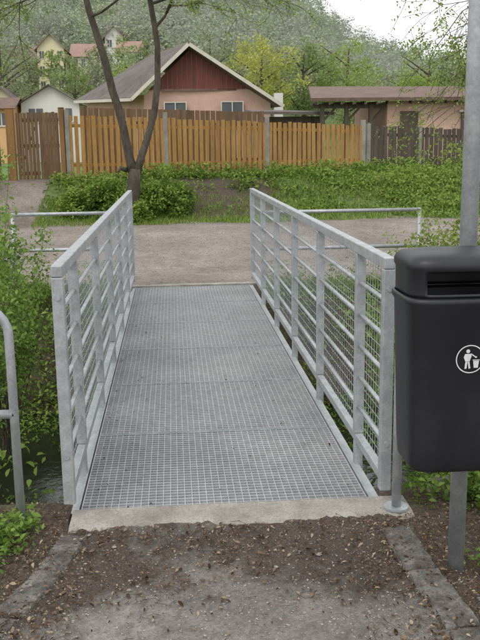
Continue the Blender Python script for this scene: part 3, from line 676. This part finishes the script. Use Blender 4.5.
# ------------------------------------------------------------------ garden house
hs=empty('garden_house')
FL=(-1.0,34.3);FR=(3.9,34.0);BL=(-3.75,40.2);BR=(1.6,41)
b=MB()
def wall(b,p,q,z0,za,zb):
    b.add([(p[0],p[1],z0),(q[0],q[1],z0),(q[0],q[1],zb),(p[0],p[1],za)],[(0,1,2,3)])
wall(b,FL,FR,.6,3.62,3.25); wall(b,BL,FL,.6,3.85,3.62); wall(b,FR,BR,.6,3.25,3.3); wall(b,BR,BL,.6,3.3,3.85)
b.add([(-1.0,34.3,3.62),(3.9,34.0,3.25),(.78,34.19,5.26)],[(0,1,2)]); b.obj('walls',M['pink'],hs)
b=MB(); n=26; A=Vector((-1.0,34.28,3.63));B=Vector((3.9,33.98,3.26));T=Vector((.78,34.15,5.28)); ut=.37; zb_=3.80
for i in range(n):
    u0=i/n;u1=(i+1)/n-.006
    def top(u): return A.z+(T.z-A.z)*u/ut if u<ut else T.z+(B.z-T.z)*(u-ut)/(1-ut)
    if max(top(u0),top(u1))<zb_+.02: continue
    P=A.lerp(B,u0);Q=A.lerp(B,u1); off=.015*(i%2)
    b.add([(P.x,P.y-.03-off,min(zb_,top(u0))),(Q.x,Q.y-.03-off,min(zb_,top(u1))),(Q.x,Q.y-.03-off,top(u1)),(P.x,P.y-.03-off,top(u0))],[(0,1,2,3)])
b.obj('gable_boards',M['gable'],hs)
def thick(b,quad,t):
    q=[Vector(v) for v in quad]; n=(q[1]-q[0]).cross(q[-1]-q[0]).normalized()
    if n.z<0: n=-n
    k=len(q); b.add([v for v in q]+[v-n*t for v in q],[tuple(range(k)),tuple(range(2*k-1,k-1,-1))]+[(i,(i+1)%k,k+(i+1)%k,k+i) for i in range(k)])
rt=(.76,33.6,5.5);rb=(-.95,41.2,5.75)
b=MB(); thick(b,[(-1.42,33.75,3.5),rt,rb,(-4.3,40.5,3.78)],.1); thick(b,[rt,(4.3,33.45,3.17),(2.2,41.6,3.2),rb],.1); b.obj('roof',M['roof'],hs)
b=MB(); b.beam((-1.47,33.70,3.42),(.76,33.55,5.42),.05,.13); b.beam((.78,33.55,5.42),(4.35,33.40,3.10),.05,.13); b.beam((-1.47,33.72,3.42),(-4.35,40.4,3.70),.05,.12); b.obj('fascia_boards',M['fascia'],hs)
b=MB(); b.box((-.35,34.08,3.74),(2.95,34.13,3.82)); b.obj('string_course',M['roofbrown'],hs)
b=MB(); b.box((2.0,33.95,2.5),(2.8,34.0,3.3)); b.box((-.2,34.05,2.5),(.6,34.1,3.3)); b.obj('window_panes',M['glass'],hs)
b=MB()
for x0,x1,z0,z1,y in ((2.0,2.8,2.5,3.3,33.94),(-.2,.6,2.5,3.3,34.04)):
    for bx in ((x0-.04,x0,z0,z1),(x1,x1+.04,z0,z1),(x0-.04,x1+.04,z1,z1+.04),(x0-.04,x1+.04,z0-.05,z0),((x0+x1)/2-.02,(x0+x1)/2+.02,z0,z1)): b.box((bx[0],y-.03,bx[2]),(bx[1],y,bx[3]))
b.obj('window_frames',M['fascia'],hs)
b=MB(); b.box((4.3,36,2.6),(4.65,36.3,3.75)); b.obj('vent_pipe',M['whitewall'],hs)
sh=empty('garden_shed'); b=MB(); b.box((2.9,27,.8),(4.8,29,2.5)); b.obj('walls',M['oldwood'],sh)
b=MB(); thick(b,[(2.5,26.5,2.65),(5.0,26.5,2.60),(5.0,29.3,2.76),(2.5,29.3,2.82)],.08); b.obj('roof',M['roof'],sh)
ph=empty('pavilion'); b=MB(); b.box((6.6,26.3,.8),(12,31,2.9)); b.obj('walls',M['pink'],ph)
b=MB(); thick(b,[(4.2,25.95,3.0),(12.5,25.75,2.98),(12.5,31.5,3.65),(5.0,31.5,3.7)],.10); b.obj('roof',M['roofbrown'],ph)
b=MB()
for x in (4.6,5.35,6.1): b.box((x-.06,26.3,.8),(x+.06,26.42,2.84))
b.beam((4.3,26.36,2.78),(6.58,26.36,2.76),.08,.13)
for i in range(22): x=4.4+i*.36; b.beam((x,25.95,2.84),(x,26.28 if x>6.5 else 27.2,2.88),.05,.08)
b.beam((4.6,26.36,2.3),(5.0,26.36,2.72),.06,.06); b.beam((5.35,26.36,2.3),(5.75,26.36,2.72),.06,.06); b.beam((6.1,26.36,2.3),(6.5,26.36,2.72),.06,.06)
b.obj('pergola_posts_and_rafters',M['oldwood'],ph)
b=MB(); b.box((7.0,26.23,1.0),(7.55,26.28,2.6)); b.box((8.9,26.23,1.7),(9.6,26.28,2.55)); b.obj('door_and_window',M['oldwood'],ph)
b=MB(); b.box((8.82,26.2,1.62),(9.68,26.27,1.695)); b.box((8.82,26.2,2.555),(9.68,26.27,2.62)); b.obj('trim',M['fascia'],ph)
b=MB(); b.box((10.2,29,3.3),(10.7,29.6,5.5)); b.box((10.15,28.95,5.5),(10.75,29.65,5.6)); b.obj('chimney',M['rooftile'],ph)
def house(name,x0,x1,y0,y1,z0,ze,zr,wm,rm,axis='x',wins=(2,1),ov=.3,wz=None):
    e=empty(name); b=MB(); b.box((x0,y0,z0),(x1,y1,ze)); 
    if axis=='y':
        xm=(x0+x1)/2; b.add([(x0,y0,ze),(x1,y0,ze),(xm,y0,zr)],[(0,1,2)]); b.add([(x0,y1,ze),(x1,y1,ze),(xm,y1,zr)],[(0,2,1)])
    else:
        ym=(y0+y1)/2; b.add([(x0,y0,ze),(x0,y1,ze),(x0,ym,zr)],[(0,2,1)]); b.add([(x1,y0,ze),(x1,y1,ze),(x1,ym,zr)],[(0,1,2)])
    b.obj('walls',M[wm],e); b=MB(); t=.15; s=.06
    if axis=='y':
        k=(zr-ze)/((x1-x0)/2)*ov; thick(b,[(x0-ov,y0-ov,ze-k+s),(xm,y0-ov,zr+s),(xm,y1+ov,zr+s),(x0-ov,y1+ov,ze-k+s)],t*.3); thick(b,[(xm,y0-ov,zr+s),(x1+ov,y0-ov,ze-k+s),(x1+ov,y1+ov,ze-k+s),(xm,y1+ov,zr+s)],t*.3)
    else:
        k=(zr-ze)/((y1-y0)/2)*ov; thick(b,[(x0-ov,y0-ov,ze-k+s),(x1+ov,y0-ov,ze-k+s),(x1+ov,ym,zr+s),(x0-ov,ym,zr+s)],t*.3); thick(b,[(x0-ov,ym,zr+s),(x1+ov,ym,zr+s),(x1+ov,y1+ov,ze-k+s),(x0-ov,y1+ov,ze-k+s)],t*.3)
    b.obj('roof',M[rm],e); g=MB();f=MB(); nx,nzz=wins; zz0=z0 if wz is None else wz
    for i in range(nx):
        for j in range(nzz):
            cx=x0+(x1-x0)*(i+.5)/nx; hz=(ze-zz0)/nzz; cz=zz0+hz*(j+.55); ww=min(.5,(x1-x0)/nx*.24); wh=hz*.24
            g.box((cx-ww,y0-.03,cz-wh),(cx+ww,y0-.01,cz+wh)); f.box((cx-ww-.08,y0-.05,cz-wh-.08),(cx+ww+.08,y0-.031,cz-wh)); f.box((cx-.03,y0-.05,cz-wh),(cx+.03,y0-.031,cz+wh))
    g.obj('window_panes',M['glass'],e); f.obj('window_frames',M['fascia'],e); return e
house('summer_house',-7.5,-4.6,45,48,.5,3.9,4.75,'whitewall','roof','y',(2,1),.3,2.6)
house('summer_house',-9.4,-7.7,43,46,.5,3.6,4.1,'orange','roofbrown','x',(2,1),.3,2.4)
house('summer_house',-10.5,-9.2,52,55,.5,4.6,5.2,'yellow','roof','y',(1,1),.3,3)
house('apartment_house',-15.7,-12.5,108,113,4,13.5,15.1,'yellow','rooftile','y',(3,4),.4,6.5)
house('apartment_house',-12.0,-8.4,112,118,4,13.0,14.7,'whitewall','rooftile','x',(4,3),.4,7)
house('apartment_house',-6.4,-3.6,116,121,5,14.0,15.4,'whitewall','rooftile','x',(3,3),.4,8)
house('apartment_house',-9.0,-6.4,128,133,5,17.2,18.6,'whitewall','rooftile','y',(2,3),.4,11)
house('apartment_house',-20.5,-16.4,116,121,4,13.0,14.8,'whitewall','rooftile','x',(4,4),.4,6.5)
house('apartment_house',6.5,9.2,140,144,8,17.6,19.2,'whitewall','rooftile','x',(3,2),.4,13)
bgtree('tree',-11.6,100,5.6,1.5,M['lf_mid'],2400,.2)
bgtree('tree',-8.2,104,6.0,1.6,M['lf_mass'],2200,.2)
bgtree('tree',-15.2,98,5.4,1.5,M['lf_mass'],2000,.2)
bgtree('tree',-13.2,101,6.2,1.0,M['lf_young'],1300,.18)
bgtree('tree',-5.4,104,6.2,1.3,M['lf_young'],1800,.18)
bgtree('tree',-3.2,100,6.4,1.7,M['lf_mid'],2400,.2)

# ------------------------------------------------------------------ light
W=bpy.data.worlds.new('World'); SC.world=W; W.use_nodes=True; nt=W.node_tree; bg=nt.nodes['Background']
sky=nt.nodes.new('ShaderNodeTexSky'); sky.sky_type='NISHITA'; sky.sun_disc=False
EL,RO=math.radians(52),math.radians(215)
sky.sun_elevation=EL; sky.sun_rotation=RO
hsv=nt.nodes.new('ShaderNodeHueSaturation'); hsv.inputs['Saturation'].default_value=.35; nt.links.new(sky.outputs[0],hsv.inputs['Color'])
mx=nt.nodes.new('ShaderNodeMixRGB'); mx.inputs['Fac'].default_value=.86; mx.inputs['Color2'].default_value=(9.8,9.9,10.1,1)
nt.links.new(hsv.outputs[0],mx.inputs['Color1']); nt.links.new(mx.outputs[0],bg.inputs['Color']); bg.inputs['Strength'].default_value=.14
sl=bpy.data.lights.new('sun','SUN'); sl.energy=1.2; sl.angle=math.radians(25); sl.color=(1,.96,.9)
so=link(bpy.data.objects.new('sun',sl)); d=Vector((math.sin(RO)*math.cos(EL),math.cos(RO)*math.cos(EL),math.sin(EL))); so.rotation_euler=d.to_track_quat('Z','Y').to_euler()

# ------------------------------------------------------------------ camera
th,psi,ro,f,h=.2007,.0761,-.0138,852.05,1.6065
F=Vector((math.sin(psi)*math.cos(th),math.cos(psi)*math.cos(th),-math.sin(th))); Rr=Vector((math.cos(psi),-math.sin(psi),0)); U=Rr.cross(F)
R2=Rr*math.cos(ro)+U*math.sin(ro); U2=-Rr*math.sin(ro)+U*math.cos(ro)
mw=Matrix((R2,U2,-F)).transposed().to_4x4(); mw.translation=Vector((0,0,h))
cd=bpy.data.cameras.new('camera'); cd.sensor_fit='VERTICAL'; cd.sensor_height=24; cd.lens=24*f/640; cd.clip_end=4000; cd.clip_start=.05
co=link(bpy.data.objects.new('camera',cd)); co.matrix_world=mw; SC.camera=co
